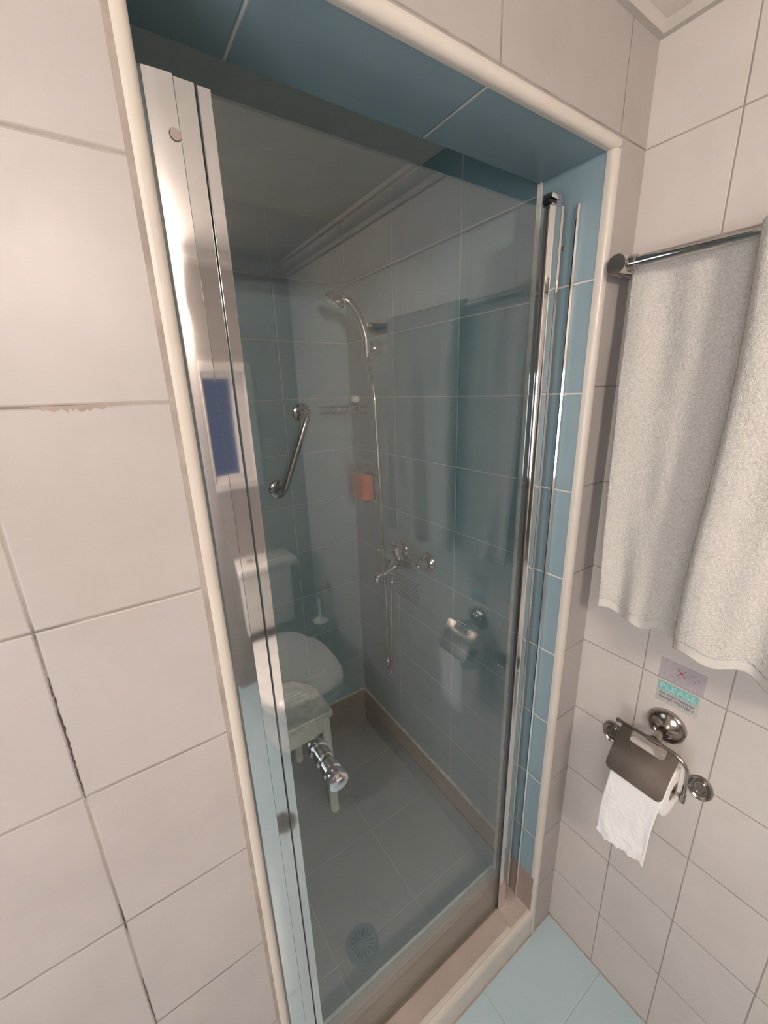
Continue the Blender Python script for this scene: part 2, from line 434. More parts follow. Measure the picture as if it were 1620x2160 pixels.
# windows
bm = B_()
fw = .042
y0, y1 = YO - .05, YO + .004
for (a, b, c, d) in ((WX0, WX1, WZ1 - fw, WZ1), (WX0, WX1, WZ0, WZ0 + fw), (WX0, WX0 + fw, WZ0 + fw, WZ1 - fw), (WX1 - fw, WX1, WZ0 + fw, WZ1 - fw)):
    box(bm, a, b, y0, y1 + .008, c, d, bev=.003)
for (a, b, c, d) in ((WX0 + fw, WX1 - fw, WZ1 - fw - .03, WZ1 - fw), (WX0 + fw, WX1 - fw, WZ0 + fw, WZ0 + fw + .03), (WX0 + fw, WX0 + fw + .03, WZ0 + fw + .03, WZ1 - fw - .03), (WX1 - fw - .045, WX1 - fw, WZ0 + fw + .03, WZ1 - fw - .03)):
    box(bm, a, b, y0, y1 - .012, c, d, bev=.003)
w1 = struct('window_1', bm, m_frame)
bm = B_(); box(bm, WX0 + fw + .02, WX1 - fw - .03, y0 + .002, y0 + .010, WZ0 + fw + .02, WZ1 - fw - .02); obj('window_pane', bm, m_dusk, w1, label='dull blue window pane')
bm = B_()  # unseen window, added for cool fill from the left
for (a, b, c, d) in ((-1.25, -.45, 1.68, 1.72), (-1.25, -.45, .98, 1.02), (-1.25, -1.21, 1.02, 1.68), (-.49, -.45, 1.02, 1.68), (-.87, -.83, 1.02, 1.68)):
    box(bm, XW - .05, XW + .006, a, b, c, d, bev=.003)
w2 = struct('window_fill', bm, m_frame)
bm = B_(); box(bm, XW - .045, XW - .035, -1.22, -.48, 1.01, 1.69); obj('window_pane', bm, m_fill_day, w2, label='added frosted pane giving cool fill light')

# ------------------------------------------------------------------ lamp over the photographer's shoulder, on the back wall
t = thing('wall_lamp', (-.95, YO, 2.03), 'two-tube wall lamp high on the wall opposite the shower', 'lamp')
bm = B_(); box(bm, -1.11, -.79, YO, YO + .03, 2.0, 2.06, bev=.006); obj('base_plate', bm, m_frame, t, smooth=True)
for z in (2.005, 2.055):
    bm = B_(); tube(bm, [(-1.08, YO + .07, z), (-.82, YO + .07, z)], .011, 12); obj('lamp_tube', bm, m_tube, t, smooth=True)
for x in (-1.09, -.81):
    bm = B_(); box(bm, x - .01, x + .01, YO + .02, YO + .085, 1.985, 2.075, bev=.004); obj('socket', bm, m_frame, t, smooth=True)

# ------------------------------------------------------------------ shower door and its profiles
ZD0, ZD1 = .112, 1.902
t = thing('wall_profile', (XL + .02, G, ZS), 'wide polished aluminium wall profile at the left of the shower opening', 'door frame')
bm = B_()
curve = [(XL + .0002, .100), (XL + .0002, .0745), (-.8085, .0730), (-.8050, .0711), (-.8005, .0695), (-.7955, .0683), (-.7900, .0675), (-.7840, .0670), (-.7780, .0667), (-.7692, .0665), (-.7692, .100)]
prism(bm, curve, lambda x, y, z: (x, y, z), ZS, 1.905)
obj('outer_channel', bm, m_alu, t, smooth=True, angle=30)
bm = B_(); prism(bm, [(-.7692, .0664), (-.7688, .0658), (-.7500, .0659), (-.7493, .0665), (-.7493, .095), (-.7692, .095)], lambda x, y, z: (x, y, z), ZS, 1.903)
obj('inner_channel', bm, m_alu, t, smooth=True, angle=30)
bm = B_(); lathe(bm, [(0, -.0012), (.0052, -.0012), (.0058, 0)], (-.774, .0664, 1.855), (0, 1, 0), 24); obj('screw_cap', bm, m_screw, t, smooth=True, label='grey screw cap')

t = thing('shower_door', (-.45, G, ZD0), 'clear glass shower door with chrome edge strips and round knob', 'shower door')
bm = B_(); box(bm, -.738, -.166, G - .003, G + .003, ZD0 + .004, ZD1 - .002); obj('glass_pane', bm, m_glass, t)
bm = B_(); prism(bm, [(-.7476, .0660), (-.7470, .0652), (-.7346, .0652), (-.7338, .0660), (-.7338, .078), (-.7476, .078)], lambda x, y, z: (x, y, z), ZD0 - .006, ZD1)
obj('closing_strip', bm, m_alu, t, smooth=True, angle=30, label='polished edge strip on the knob side')
bm = B_(); prism(bm, [(-.1735, .0745), (-.1735, .0635), (-.1728, .0625), (-.1650, .0616), (-.1560, .0612), (-.1480, .0616), (-.1415, .0626), (-.1405, .0640), (-.1405, .0745)], lambda x, y, z: (x, y, z), .094, 1.906)
obj('pivot_strip', bm, m_alu, t, smooth=True, angle=25, label='polished edge strip on the hinge side')
bm = B_(); box(bm, -.1395, -.1375, .067, .080, .094, 1.903); obj('gap_seal', bm, m_black, t)
bm = B_(); box(bm, -.1750, -.1737, .0665, .0735, .1, 1.900); obj('glass_seal', bm, m_black, t)
bm = B_(); box(bm, -.1725, -.1415, .0605, .080, 1.9165, 1.926, bev=.002); box(bm, -.158, -.1415, .0610, .078, 1.906, 1.9165); box(bm, -.1725, -.158, .0610, .078, 1.9062, 1.909)
obj('pivot_cap', bm, m_alu2, t, smooth=True)
bm = B_(); box(bm, -.1775, -.158, .0625, .076, 1.909, 1.9145); obj('pivot_pin', bm, m_black, t)
bm = B_(); box(bm, -.738, -.176, G - .005, G + .005, ZS + .002, ZD0 + .006, bev=.002); obj('bottom_seal', bm, m_seal, t)
# knob, one on each side of the pane
K = Vector((-.672, 0, .985))
kp = [(0, 0), (.0125, 0), (.0165, .002), (.0165, .0205), (.0130, .0225), (.0125, .0245), (.0175, .027), (.0185, .030), (.0185, .040), (.0172, .0425), (.012, .0446), (0, .0455)]
def knob(y, s):
    bm = B_(); lathe(bm, kp, (K.x, y, K.z), (0, s, 0), 48)
    return bm
kn = obj('knob', knob(G - .003, -1), m_chrome_clean, t, smooth=True, angle=30)
kn2 = obj('knob', knob(G + .003, 1), m_chrome_clean, t, smooth=True, angle=30)

t = thing('door_jamb_profile', (XJ, .075, ZS), 'slim chrome channel screwed to the blue tiled right jamb', 'door frame')
bm = B_(); prism(bm, [(XJ, .050), (XJ - .007, .051), (XJ - .009, .054), (XJ - .007, .0575), (XJ - .0004, .0585), (XJ, .0585)], lambda x, y, z: (x, y, z), ZS, 1.917)
prism(bm, [(XJ, .0955), (XJ - .006, .0955), (XJ - .007, .0975), (XJ - .006, .0995), (XJ, .0995)], lambda x, y, z: (x, y, z), ZS, 1.925)
obj('channel', bm, m_alu, t, smooth=True, angle=25)
bm = B_(); prism(bm, [(-.1355, .066), (-.1305, .0645), (-.1270, .0665), (-.1270, .084), (-.1355, .084)], lambda x, y, z: (x, y, z), .096, 1.912)
obj('inner_post', bm, m_alu2, t, smooth=True, angle=25)
bm = B_(); lathe(bm, [(0, .0012), (.0030, .0012), (.0042, 0)], (XJ, .0835, 1.855), (-1, 0, 0), 20); obj('screw', bm, m_screw, t, smooth=True, label='small screw head')

# ------------------------------------------------------------------ things in the shower
# grab bar on the back wall
F1, F2 = Vector((-.262, B, 1.535)), Vector((-.383, B, 1.258))
t = thing('grab_bar', (-.32, B, 1.4), 'angled chrome grab bar on the blue tiled back wall of the shower', 'grab bar')
fl = [(.036, 0), (.036, .004), (.033, .008), (.026, .0105), (.024, .0085), (.020, .0095), (.0165, .013), (.0135, .015), (0, .015)]
for F in (F1, F2):
    bm = B_(); lathe(bm, fl, F, (0, -1, 0), 40); o = obj('flange', bm, m_chrome, t, smooth=True, angle=30)
    for a in (60, 180, 300):
        b2 = B_(); q = F + Vector((.029 * math.cos(math.radians(a)), -.0092, .029 * math.sin(math.radians(a))))
        lathe(b2, [(.0026, -.002), (.0026, .001), (0, .0016)], q, (0, -1, 0), 12); obj('screw', b2, m_chrome_clean, o, smooth=True)
d = (F2 - F1).normalized(); h = .062
pth = smooth_path([F1 + Vector((0, -.008, 0)), F1 + Vector((0, -.035, 0)), F1 + Vector((0, -.055, 0)) + d * .008, F1 + Vector((0, -h, 0)) + d * .035, F1 + Vector((0, -h, 0)) + d * .11, F2 + Vector((0, -h, 0)) - d * .11,
                   F2 + Vector((0, -h, 0)) - d * .035, F2 + Vector((0, -.055, 0)) - d * .008, F2 + Vector((0, -.035, 0)), F2 + Vector((0, -.008, 0))], 8)
bm = B_(); tube(bm, pth, .0135, 20); obj('handle', bm, m_chrome, t, smooth=True)

# hand shower, its bracket and hose
t = thing('shower_bracket', (XI, .80, 1.745), 'round chrome wall bracket that carries the hand shower', 'shower holder')
bm = B_(); lathe(bm, [(.025, 0), (.025, .030), (.022, .034), (.010, .032), (.010, .040), (0, .040)], (XI, .80, 1.745), (-1, 0, 0), 32); obj('rosette', bm, m_chrome, t, smooth=True, angle=30)
bm = B_(); tube(bm, [(XI - .05, .80 - .004, 1.725), (XI - .052, .798, 1.765)], [.0135, .017], 24); obj('cradle', bm, m_chrome, t, smooth=True)
t = thing('wall_clip', (XI, .842, 1.822), 'small dark chrome clip on the tiles above the shower bracket', 'clip')
bm = B_(); box(bm, XI - .016, XI, .830, .850, 1.812, 1.832, bev=.003); obj('clip_base', bm, m_chrome, t, smooth=True)
bm = B_(); box(bm, XI - .030, XI - .015, .834, .846, 1.816, 1.828, bev=.003); obj('clip_jaw', bm, m_white_pl, t, smooth=True)
t = thing('hand_shower', (-.10, .8, 1.73), 'curved chrome hand shower resting in its bracket', 'shower head')
hp = smooth_path([(-.1015, .797, 1.715), (-.1025, .797, 1.765), (-.109, .803, 1.81), (-.124, .813, 1.855), (-.148, .826, 1.888), (-.172, .836, 1.897)], 8)
bm = B_(); n = len(hp); tube(bm, hp, [.0105 + .006 * (i / n) for i in range(n)], 20); obj('handle', bm, m_chrome, t, smooth=True)
hc = Vector((-.188, .842, 1.893)); hd = Vector((-.45, .25, -.85)).normalized()
bm = B_(); lathe(bm, [(0, -.020), (.018, -.017), (.029, -.010), (.0345, .0), (.0350, .008), (.031, .0125), (.026, .0135), (0, .0135)], hc, hd, 36); obj('spray_head', bm, m_chrome, t, smooth=True, angle=40)
bm = B_(); lathe(bm, [(.025, .0137), (.024, .0155), (0, .0160)], hc, hd, 36); obj('spray_plate', bm, m_white_pl, t, smooth=True)
hose = [(-.1010, .797, 1.712), (-.1000, .765, 1.60), (-.100, .756, 1.48), (-.100, .748, 1.34), (-.100, .742, 1.21), (-.100, .742, 1.07), (-.100, .734, .93), (-.100, .728, .80), (-.100, .730, .62), (-.1, .730, .54), (-.101, .722, .516), (-.103, .706, .512), (-.106, .694, .53), (-.110, .684, .62), (-.113, .674, .78), (-.116, .662, .92), (-.118, .655, .962)]
hs = smooth_path(hose, 26)
bm = B_(); tube(bm, hs, [.0074 + (.0008 if i % 2 else -.0006) for i in range(len(hs))], 12, cap=True)
tag(obj('shower_hose', bm, m_chrome, None, smooth=True, angle=60), 'long ribbed chrome shower hose hanging in a loop to the mixer', 'hose')

# mixer tap
t = thing('shower_mixer', (XI, .60, 1.04), 'chrome single-lever shower mixer on the right wall of the shower', 'mixer tap')
for y in (.53, .68):
    bm = B_(); lathe(bm, [(.034, 0), (.033, .004), (.029, .010), (.022, .016), (.017, .020), (.0165, .036), (.0185, .038), (.0185, .058), (.0165, .060), (0, .060)], (XI, y, 1.038), (-1, 0, 0), 36)
    obj('wall_union', bm, m_chrome, t, smooth=True, angle=30)
bx = XI - .070
bm = B_(); lathe(bm, [(0, 0), (.0165, .001), (.0185, .005), (.0185, .045), (.024, .060), (.0255, .075), (.024, .09), (.0185, .105), (.0185, .165), (.0165, .169), (0, .170)], (bx, .52, 1.038), (0, 1, 0), 32)
obj('body', bm, m_chrome, t, smooth=True, angle=40)
ax = Vector((-.35, 0, .94)).normalized(); c0 = Vector((bx - .004, .597, 1.048))
bm = B_(); lathe(bm, [(.021, 0), (.022, .018), (.0235, .020), (.0235, .024), (.020, .026), (0, .026)], c0, ax, 32); obj('cartridge', bm, m_chrome, t, smooth=True, angle=30)
bm = B_(); lathe(bm, [(.0205, .027), (.0225, .030), (.0225, .052), (.020, .058), (.012, .0605), (0, .061)], c0, ax, 32); o = obj('lever', bm, m_chrome, t, smooth=True, angle=30)
l0 = c0 + ax * .050
bm = B_()
prism(bm, [(-.012, 0), (-.010, -.03), (-.0075, -.066), (-.004, -.074), (.004, -.074), (.0075, -.066), (.010, -.03), (.012, 0)], lambda a, b, w_: tuple(l0 + Vector((b, a, 0)) + Vector((0, 0, -b * .12)) + Vector((0, 0, w_))), -.004, .005)
bmesh.ops.bevel(bm, geom=bm.edges[:], offset=.0015, segments=2, affect='EDGES')
obj('lever_arm', bm, m_chrome, o, smooth=True)
bm = B_(); sp_ = smooth_path([(bx - .01, .60, 1.028), (bx - .035, .603, 1.016), (bx - .060, .606, 1.006), (bx - .080, .610, 1.003), (bx - .090, .612, .996)], 6); n = len(sp_)
tube(bm, sp_, [.0135 - .003 * math.sin(PI * i / n) + .002 * (i / n) for i in range(n)], 24); obj('spout', bm, m_chrome, t, smooth=True)
bm = B_(); lathe(bm, [(.0115, 0), (.0125, .004), (.0125, .014), (.0105, .016), (0, .016)], (bx - .089, .612, .997), (-.25, 0, -1), 24); obj('aerator', bm, m_chrome_clean, t, smooth=True, angle=30)
bm = B_(); lathe(bm, [(.006, 0), (.006, .018), (.0085, .020), (.0085, .030), (.006, .033), (0, .033)], (bx, .652, 1.05), (-.2, 0, 1), 20); obj('diverter_knob', bm, m_chrome_clean, t, smooth=True, angle=30)
bm = B_(); lathe(bm, [(.012, 0), (.012, .012), (.010, .014), (.010, .052), (.0085, .056), (0, .056)], (bx, .655, 1.022), (0, 0, -1), 20); obj('hose_outlet', bm, m_chrome, t, smooth=True, angle=30)

# soap dispenser with orange liquid
t = thing('soap_dispenser', (XI, .885, 1.19), 'clear wall-mounted soap dispenser half full of orange liquid', 'soap dispenser')
bm = B_(); box(bm, XI - .062, XI - .004, .842, .942, 1.192, 1.335, bev=.010, seg=3); obj('container', bm, m_clearpl, t, smooth=True)
bm = B_(); box(bm, XI - .058, XI - .010, .848, .936, 1.196, 1.292, bev=.008, seg=3); obj('liquid_soap', bm, m_soap, t, smooth=True, label='orange liquid soap')
bm = B_(); box(bm, XI - .004, XI, .846, .938, 1.185, 1.345, bev=.0015); obj('back_plate', bm, m_chrome, t)
bm = B_(); lathe(bm, [(.007, 0), (.007, .010), (.005, .012), (0, .012)], (XI - .062, .895, 1.318), (-1, 0, 0), 16); obj('push_button', bm, m_chrome_clean, t, smooth=True)
bm = B_(); lathe(bm, [(.006, 0), (.006, .012), (.004, .016), (0, .016)], (XI - .045, .930, 1.192), (0, 0, -1), 16); obj('nozzle', bm, m_chrome_clean, t, smooth=True)

# wire corner shelf with a small white jar
t = thing('corner_shelf', (XI, B, 1.545), 'thin chrome wire corner shelf in the shower', 'shelf')
def arc(r, z, n=14): return [(XI - .006 - r * math.sin(a), B - .006 - r * math.cos(a), z) for a in [PI / 2 * k / n for k in range(n + 1)]]
bm = B_(); tube(bm, arc(.135, 1.550), .0028, 8); tube(bm, arc(.135, 1.528), .0022, 8)
tube(bm, [(XI - .005, B - .005, 1.55), (XI - .141, B - .006, 1.55)], .0025, 8); tube(bm, [(XI - .005, B - .005, 1.55), (XI - .006, B - .141, 1.55)], .0025, 8)
obj('rim', bm, m_chrome, t, smooth=True)
bm = B_()
for k in range(1, 9):
    u = .135 * k / 9; L = math.sqrt(.135 ** 2 - u ** 2)
    tube(bm, [(XI - .006 - u, B - .006, 1.530), (XI - .006 - u, B - .006 - L, 1.530), (XI - .006 - u, B - .006 - L, 1.550)], .0014, 6)
obj('wire_grid', bm, m_chrome, t, smooth=True)
t = thing('small_jar', (XI - .035, .915, 1.532), 'little round white jar standing on the wire corner shelf', 'jar')
bm = B_(); lathe(bm, [(0, 0), (.013, 0), (.010, .003), (.010, .030), (.009, .032), (0, .032)], (XI - .035, .915, 1.532), (0, 0, 1), 24); obj('body', bm, m_clearpl, t, smooth=True, angle=30)
bm = B_(); lathe(bm, [(.008, .032), (.0135, .035), (.0160, .041), (.0160, .048), (.0135, .054), (.007, .057), (0, .058)], (XI - .035, .915, 1.532), (0, 0, 1), 24); obj('lid', bm, m_white_pl, t, smooth=True, angle=30)

# drain
t = thing('floor_drain', (-.527, .274, .008), 'round metal floor drain with radial slots in the brown shower floor', 'drain')
DC = Vector((-.527, .272, .008))
m_drain = plain('drain_metal', (.36, .38, .37), .35, .9, colB=(.24, .26, .26), scale=40)
bm = B_(); lathe(bm, [(.050, -.001), (.050, .0015), (.047, .0025), (.0435, .002), (.0425, .0005), (0, .0005)], DC, (0, 0, 1), 56); obj('outer_ring', bm, m_drain, t, smooth=True, angle=30)
bm = B_()
ns, r0, r1 = 16, .011, .034
lathe(bm, [(0, .0025), (r0, .0025)], DC, (0, 0, 1), 64); lathe(bm, [(r1, .0025), (.0385, .0025), (.042, .002), (.0425, .0006)], DC, (0, 0, 1), 64)
for k in range(ns):                                          # the spokes between the slots
    a = 2 * PI * k / ns; hw0, hw1 = PI / ns * .62, PI / ns * .58
    pts = []
    for rr, hw in ((r0 - .001, hw0), (r1 + .001, hw1)):
        pts.append((rr, a - hw, a + hw))
    (ra, a0, a1), (rb, b0, b1) = pts
    P = [(DC.x + ra * math.cos(a0), DC.y + ra * math.sin(a0)), (DC.x + rb * math.cos(b0), DC.y + rb * math.sin(b0)), (DC.x + rb * math.cos(b1), DC.y + rb * math.sin(b1)), (DC.x + ra * math.cos(a1), DC.y + ra * math.sin(a1))]
    prism(bm, P, lambda x, y, z: (x, y, z), DC.z + .0012, DC.z + .0025)
obj('grate', bm, m_drain, t)
bm = B_(); lathe(bm, [(0, .0008), (.036, .0008)], DC, (0, 0, 1), 40); obj('well', bm, m_black, t)

# white plastic stool
t = thing('shower_stool', (-.555, .845, .008), 'white plastic shower stool with a grooved seat and splayed legs', 'stool')
SX0, SX1, SY0, SY1, SZ = -.745, -.362, .712, .975, .452
outl = [(SX1, SY0 + .014), (SX1 - .002, SY0 + .155), (SX1 - .014, SY0 + .18), (SX1 - .052, SY1 - .016), (SX1 - .066, SY1 - .004), (SX1 - .12, SY1), (SX0 + .12, SY1), (SX0 + .066, SY1 - .004), (SX0 + .052, SY1 - .016), (SX0 + .014, SY0 + .18), (SX0 + .002, SY0 + .155), (SX0, SY0 + .014), (SX0 + .004, SY0 + .004), (SX0 + .014, SY0), (SX1 - .014, SY0), (SX1 - .004, SY0 + .004)]
bm = B_(); prism(bm, outl, lambda x, y, z: (x, y, z), SZ - .030, SZ)
bmesh.ops.bevel(bm, geom=[e for e in bm.edges if all(v.co.z > SZ - .001 for v in e.verts) or all(v.co.z < SZ - .029 for v in e.verts)], offset=.008, segments=3, affect='EDGES')
m_seat, nt, b_ = new_mat('stool_seat_plastic')
tc = nt.nodes.new('ShaderNodeTexCoord'); sp = nt.nodes.new('ShaderNodeSeparateXYZ'); nt.links.new(tc.outputs['Object'], sp.inputs[0])
nn = noise_node(nt, tc.outputs['Object'], 22, 6, .7)
nt.links.new(mix_col(nt, ramp(nt, nn, .42, .7), (.90, .89, .81), (.52, .55, .51)), b_.inputs['Base Color']); b_.inputs['Roughness'].default_value = .45
inside = math_node(nt, 'MULTIPLY', math_node(nt, 'GREATER_THAN', sp.outputs[1], .822), math_node(nt, 'LESS_THAN', sp.outputs[1], .955))
gr_ = math_node(nt, 'ABSOLUTE', math_node(nt, 'SUBTRACT', math_node(nt, 'FRACT', math_node(nt, 'DIVIDE', sp.outputs[1], .022)), .5))
bump(nt, b_, nn, .3, .002)
obj('seat', bm, m_seat, t, smooth=True, angle=40)
for k in range(6):                                            # raised anti-slip ribs
    bm = B_(); y = .838 + k * .0215; e_x = .045 + max(0, y - .89) * 1.1
    box(bm, SX0 + e_x, SX1 - e_x, y - .0042, y + .0042, SZ - .001, SZ + .0028, bev=.0022); obj('rib', bm, m_seat, t, smooth=True)
def leg(tx, ty, fx, fy):
    bm = B_()
    for off in (-.0095, .0, .0095):
        dx = off
        a = Vector((tx + dx, ty, SZ - .03)); b = Vector((fx + dx, fy, .022))
        tube(bm, [a, a.lerp(b, .5), b], [.0085, .0085, .0078], 12)
    lathe(bm, [(0, 0), (.0155, 0), (.018, .004), (.018, .018), (.014, .026), (0, .03)], (fx, fy, .008), (0, 0, 1), 20)
    return bm
for (tx, ty, fx, fy) in ((-.392, .735, -.401, .690), (-.715, .735, -.706, .690), (-.432, .930, -.428, .985), (-.675, .930, -.680, .985)):
    obj('leg', leg(tx, ty, fx, fy), m_white_pl, t, smooth=True)
def apron(p0, p1, z1, n=18, th=.006):
    bm = B_(); p0 = Vector(p0); p1 = Vector(p1); d = p1 - p0; nrm = Vector((-d.y, d.x)).normalized() * th / 2
    poly = [(0, z1), (1, z1)] + [(1 - k / n, .372 - .016 * (1 - abs(2 * k / n - 1) ** 3) + .0) for k in range(n + 1)]
    prism(bm, poly, lambda u, z, w_: (p0.x + d.x * u + nrm.x * w_, p0.y + d.y * u + nrm.y * w_, z), -1, 1)
    return bm
for a, b in (((-.395, .728), (-.712, .728)), ((-.430, .945), (-.677, .945)), ((-.388, .735), (-.428, .935)), ((-.719, .735), (-.679, .935))):
    obj('apron', apron(a, b, SZ - .028), m_white_pl, t)

# ------------------------------------------------------------------ towel rail and the two towels
t = thing('towel_rail', (0, -.3, 1.803), 'double chrome towel rail on the cream tiled right wall', 'towel rail')
RX, RZ = -.080, 1.803
bm = B_(); tube(bm, [(RX, -.030, RZ), (RX, -.62, RZ)], .0092, 24); obj('front_bar', bm, m_chrome, t, smooth=True)
bm = B_(); tube(bm, [(-.042, -.045, RZ + .002), (-.042, -.62, RZ + .002)], .007, 20); obj('rear_bar', bm, m_chrome, t, smooth=True)
for y0 in (-.024, -.63):
    bm = B_(); lathe(bm, [(.022, 0), (.022, .004), (.0195, .006), (.0165, .0065), (.0165, .097), (.0158, .0985), (0, .0988)], (0, y0, RZ), (-1, 0, 0), 40); obj('post', bm, m_chrome, t, smooth=True, angle=30)
    bm = B_(); sgn = -1 if y0 > -.3 else 1
    lathe(bm, [(.0122, .013), (.0128, .016), (.0128, .019), (.0115, .0195), (.0115, .021), (.0128, .0215), (.0128, .0255), (.0115, .0265), (.009, .0265)], (RX, y0, RZ), (0, sgn, 0), 32); obj('collar', bm, m_chrome, t, smooth=True, angle=30)

def towel(name, label, rail_x, rail_z, yl, yr, zb, bulge, back_z, rr=.012, group='towels on the rail', off=0.0, layers=1, hem_h=.019):
    t = thing(name, (rail_x, (yl(1) + yr(1)) / 2, rail_z), label, 'towel', group)
    NY = 110
    L = rail_z - zb(.5); rows = []
    nf, na, nb = 230, 10, 60
    def P(i, kind, q):
        s = i / NY
        if kind == 'f':                       # q 0 at the rail .. 1 at the bottom
            z = rail_z - q * (rail_z - zb(s)); y = yl(q) + (yr(q) - yl(q)) * s
            x = rail_x - rr - off - bulge(s, q)
        elif kind == 'a':
            a = PI * q; y = yl(0) + (yr(0) - yl(0)) * s
            x = rail_x + (rr + off) * (-math.cos(a)) * (1 if q > .5 else 1); z = rail_z + (rr) * math.sin(a)
            x = rail_x - (rr + off) * math.cos(a) - bulge(s, 0) * (1 - q)
        else:
            z = rail_z - q * (rail_z - back_z); y = yl(q * .8) + (yr(q * .8) - yl(q * .8)) * s
            x = min(rail_x + rr + .5 * bulge(s, q * .7), -.006)
        return Vector((x, y, z))
    def sheet(seq, amp):
        bm = B_(); prev = None
        for (kind, q) in seq:
            row = []
            for i in range(NY + 1):
                p = P(i, kind, q)
                if amp:
                    p += Vector((random.uniform(-1, 1), random.uniform(-1, 1) * .6, random.uniform(-1, 1) * .4)) * amp
                row.append(bm.verts.new(p))
            if prev:
                for i in range(NY): bm.faces.new((prev[i], prev[i + 1], row[i + 1], row[i]))
            prev = row
        return bm
    hq = 1 - hem_h / L
    seq = [('b', 1 - k / nb) for k in range(nb)] + [('a', 1 - k / na) for k in range(na)] + [('f', k / nf * hq) for k in range(nf + 1)]
    bm = sheet(seq, .0009); o = obj('terry_cloth', bm, m_terry, t, smooth=True, angle=180)
    md = o.modifiers.new('thick', 'SOLIDIFY'); md.thickness = .0055; md.offset = 0
    bm = sheet([('f', hq - .002 + (1 - hq + .002) * k / 8) for k in range(9)], .0002); o = obj('hem', bm, m_hem, t, smooth=True, angle=180)
    md = o.modifiers.new('thick', 'SOLIDIFY'); md.thickness = .0035; md.offset = 0
    return t
def b1(s, q):
    f = q ** .8
    v = .007 * f * math.sin(s * 9.0 + 1.0 + .8 * q) + .013 * f * math.exp(-((s - .26 + .16 * (1 - q)) / .09) ** 2) + .009 * f * math.sin(s * 19 + 2.2 * q) + .002 * math.sin(s * 14 + 2)
    v += .008 * f + .010 * q * q * math.exp(-((s - .45) / .1) ** 2)
    v += .004 * noise.noise(Vector((s * 6, q * 5, 0)))
    return v
towel('bath_towel', 'white terry towel hanging on the rear bar, the one nearer the shower', -.042, 1.806,
      lambda q: -.034 - .026 * q ** 1.3, lambda q: -.30, lambda s: 1.146 - .012 * math.sin(min(s * 5, PI)) + .004 * math.sin(s * 30), b1, 1.30, rr=.0095)
def b2(s, q):
    f = q ** .7
    v = .012 * f + .012 * f * math.exp(-((s - .10) / .07) ** 2) + .008 * f * math.sin(s * 12 + .5 + q) + .006 * f * math.sin(s * 23 + 3 * q)
    v -= .010 * math.exp(-(s / .02) ** 2)
    v += .004 * noise.noise(Vector((s * 7, q * 5, 4)))
    return v
towel('bath_towel', 'thick white terry towel folded over the front bar at the right edge', RX, RZ + .001,
      lambda q: -.2185 - .006 * q - .006 * math.sin(q * 5), lambda q: -.53, lambda s: 1.146 + .006 * math.sin(s * 26), b2, 1.72, rr=.0125, off=.008)

# ------------------------------------------------------------------ toilet roll holder on the right wall
t = thing('toilet_roll_holder', (0, -.2, .897), 'chrome toilet roll holder with a tarnished cover flap', 'toilet roll holder')
FC = Vector((0, -.2015, .897))
bm = B_(); lathe(bm, [(.0365, 0), (.0365, .009), (.0345, .0115), (.0325, .0105), (.0305, .007), (.024, .009), (.0145, .017), (.011, .021), (.0095, .0235), (0, .0235)], FC, (-1, 0, 0), 48); obj('wall_flange', bm, m_aged, t, smooth=True, angle=30)
BX = -.070
bm = B_(); tube(bm, [FC + Vector((-.016, 0, 0)), FC + Vector((BX + .004, -.002, .002))], [.0088, .0078], 20); obj('arm', bm, m_aged, t, smooth=True)
bar = [(BX, -.1315, .8975), (BX, -.16, .8985), (BX, -.205, .8995), (BX, -.238, .8980)] + [(BX, -.238 - .030 * math.sin(a), .868 + .030 * math.cos(a)) for a in (.35, .7, 1.05, 1.4)] + [(BX, -.2695, .842), (BX, -.2695, .812)]
bm = B_(); tube(bm, smooth_path(bar, 6), .0036, 14); tube(bm, [(BX, -.192, .8993), (BX, -.216, .8993)], .0058, 16)
tube(bm, [(BX, -.1305, .8974), (BX, -.1365, .8976)], .0052, 14)
obj('bar', bm, m_aged, t, smooth=True)
bm = B_(); tube(bm, [(BX, -.2695, .822), (BX, -.2695, .802)], .0058, 16); tube(bm, [(BX, -.270, .812), (BX, -.160, .812)], .0042, 14); obj('spindle', bm, m_aged, t, smooth=True)
# cover flap with its slot, hanging from the bar and lying on the roll
PT, PB = Vector((BX + .001, 0, .8985)), Vector((-.1275, 0, .818))
pl = (PB - PT).length; pd = (PB - PT).normalized(); pn = Vector((pd.z, 0, -pd.x))
def PF(y, s, w_):
    bow = .006 * math.sin(PI * min(max(s / pl, 0), 1))
    return tuple(Vector((PT.x, y, PT.z)) + pd * s + pn * (w_ + bow))
YA, YB = -.1435, -.2535
bm = B_()
def pgrid(poly):
    prism(bm, poly, PF, -.0007, .0007)
def steps(y0, y1, s0, s1, n=8):
    for k in range(n):
        a, b = s0 + (s1 - s0) * k / n, s0 + (s1 - s0) * (k + 1) / n
        pgrid([(y0, a), (y1, a), (y1, b), (y0, b)])
YS0, YS1, SS = -.166, -.232, .026
steps(YA, YS0, 0, SS, 4); steps(YS1, YB, 0, SS, 4)
for (cy, sgn) in ((YS0, -1), (YS1, 1)):                      # rounded bottom corners of the slot
    r = .007
    for k in range(5):
        a0, a1 = PI / 2 * k / 5, PI / 2 * (k + 1) / 5
        pgrid([(cy, SS), (cy + sgn * (r - r * math.cos(a0)), SS - r + r * math.sin(a0)), (cy + sgn * (r - r * math.cos(a1)), SS - r + r * math.sin(a1))])
steps(YA, YB, SS, pl - .012, 10)
rp = [(YA, pl - .012)]
for k in range(7):
    a = PI / 2 * k / 6; rp.append((YA - .012 + .012 * math.cos(a), pl - .012 + .012 * math.sin(a)))
for k in range(7):
    a = PI / 2 * k / 6; rp.append((YB + .012 - .012 * math.sin(a), pl - .012 + .012 * math.cos(a)))
rp.append((YB, pl - .012))
pgrid(rp)
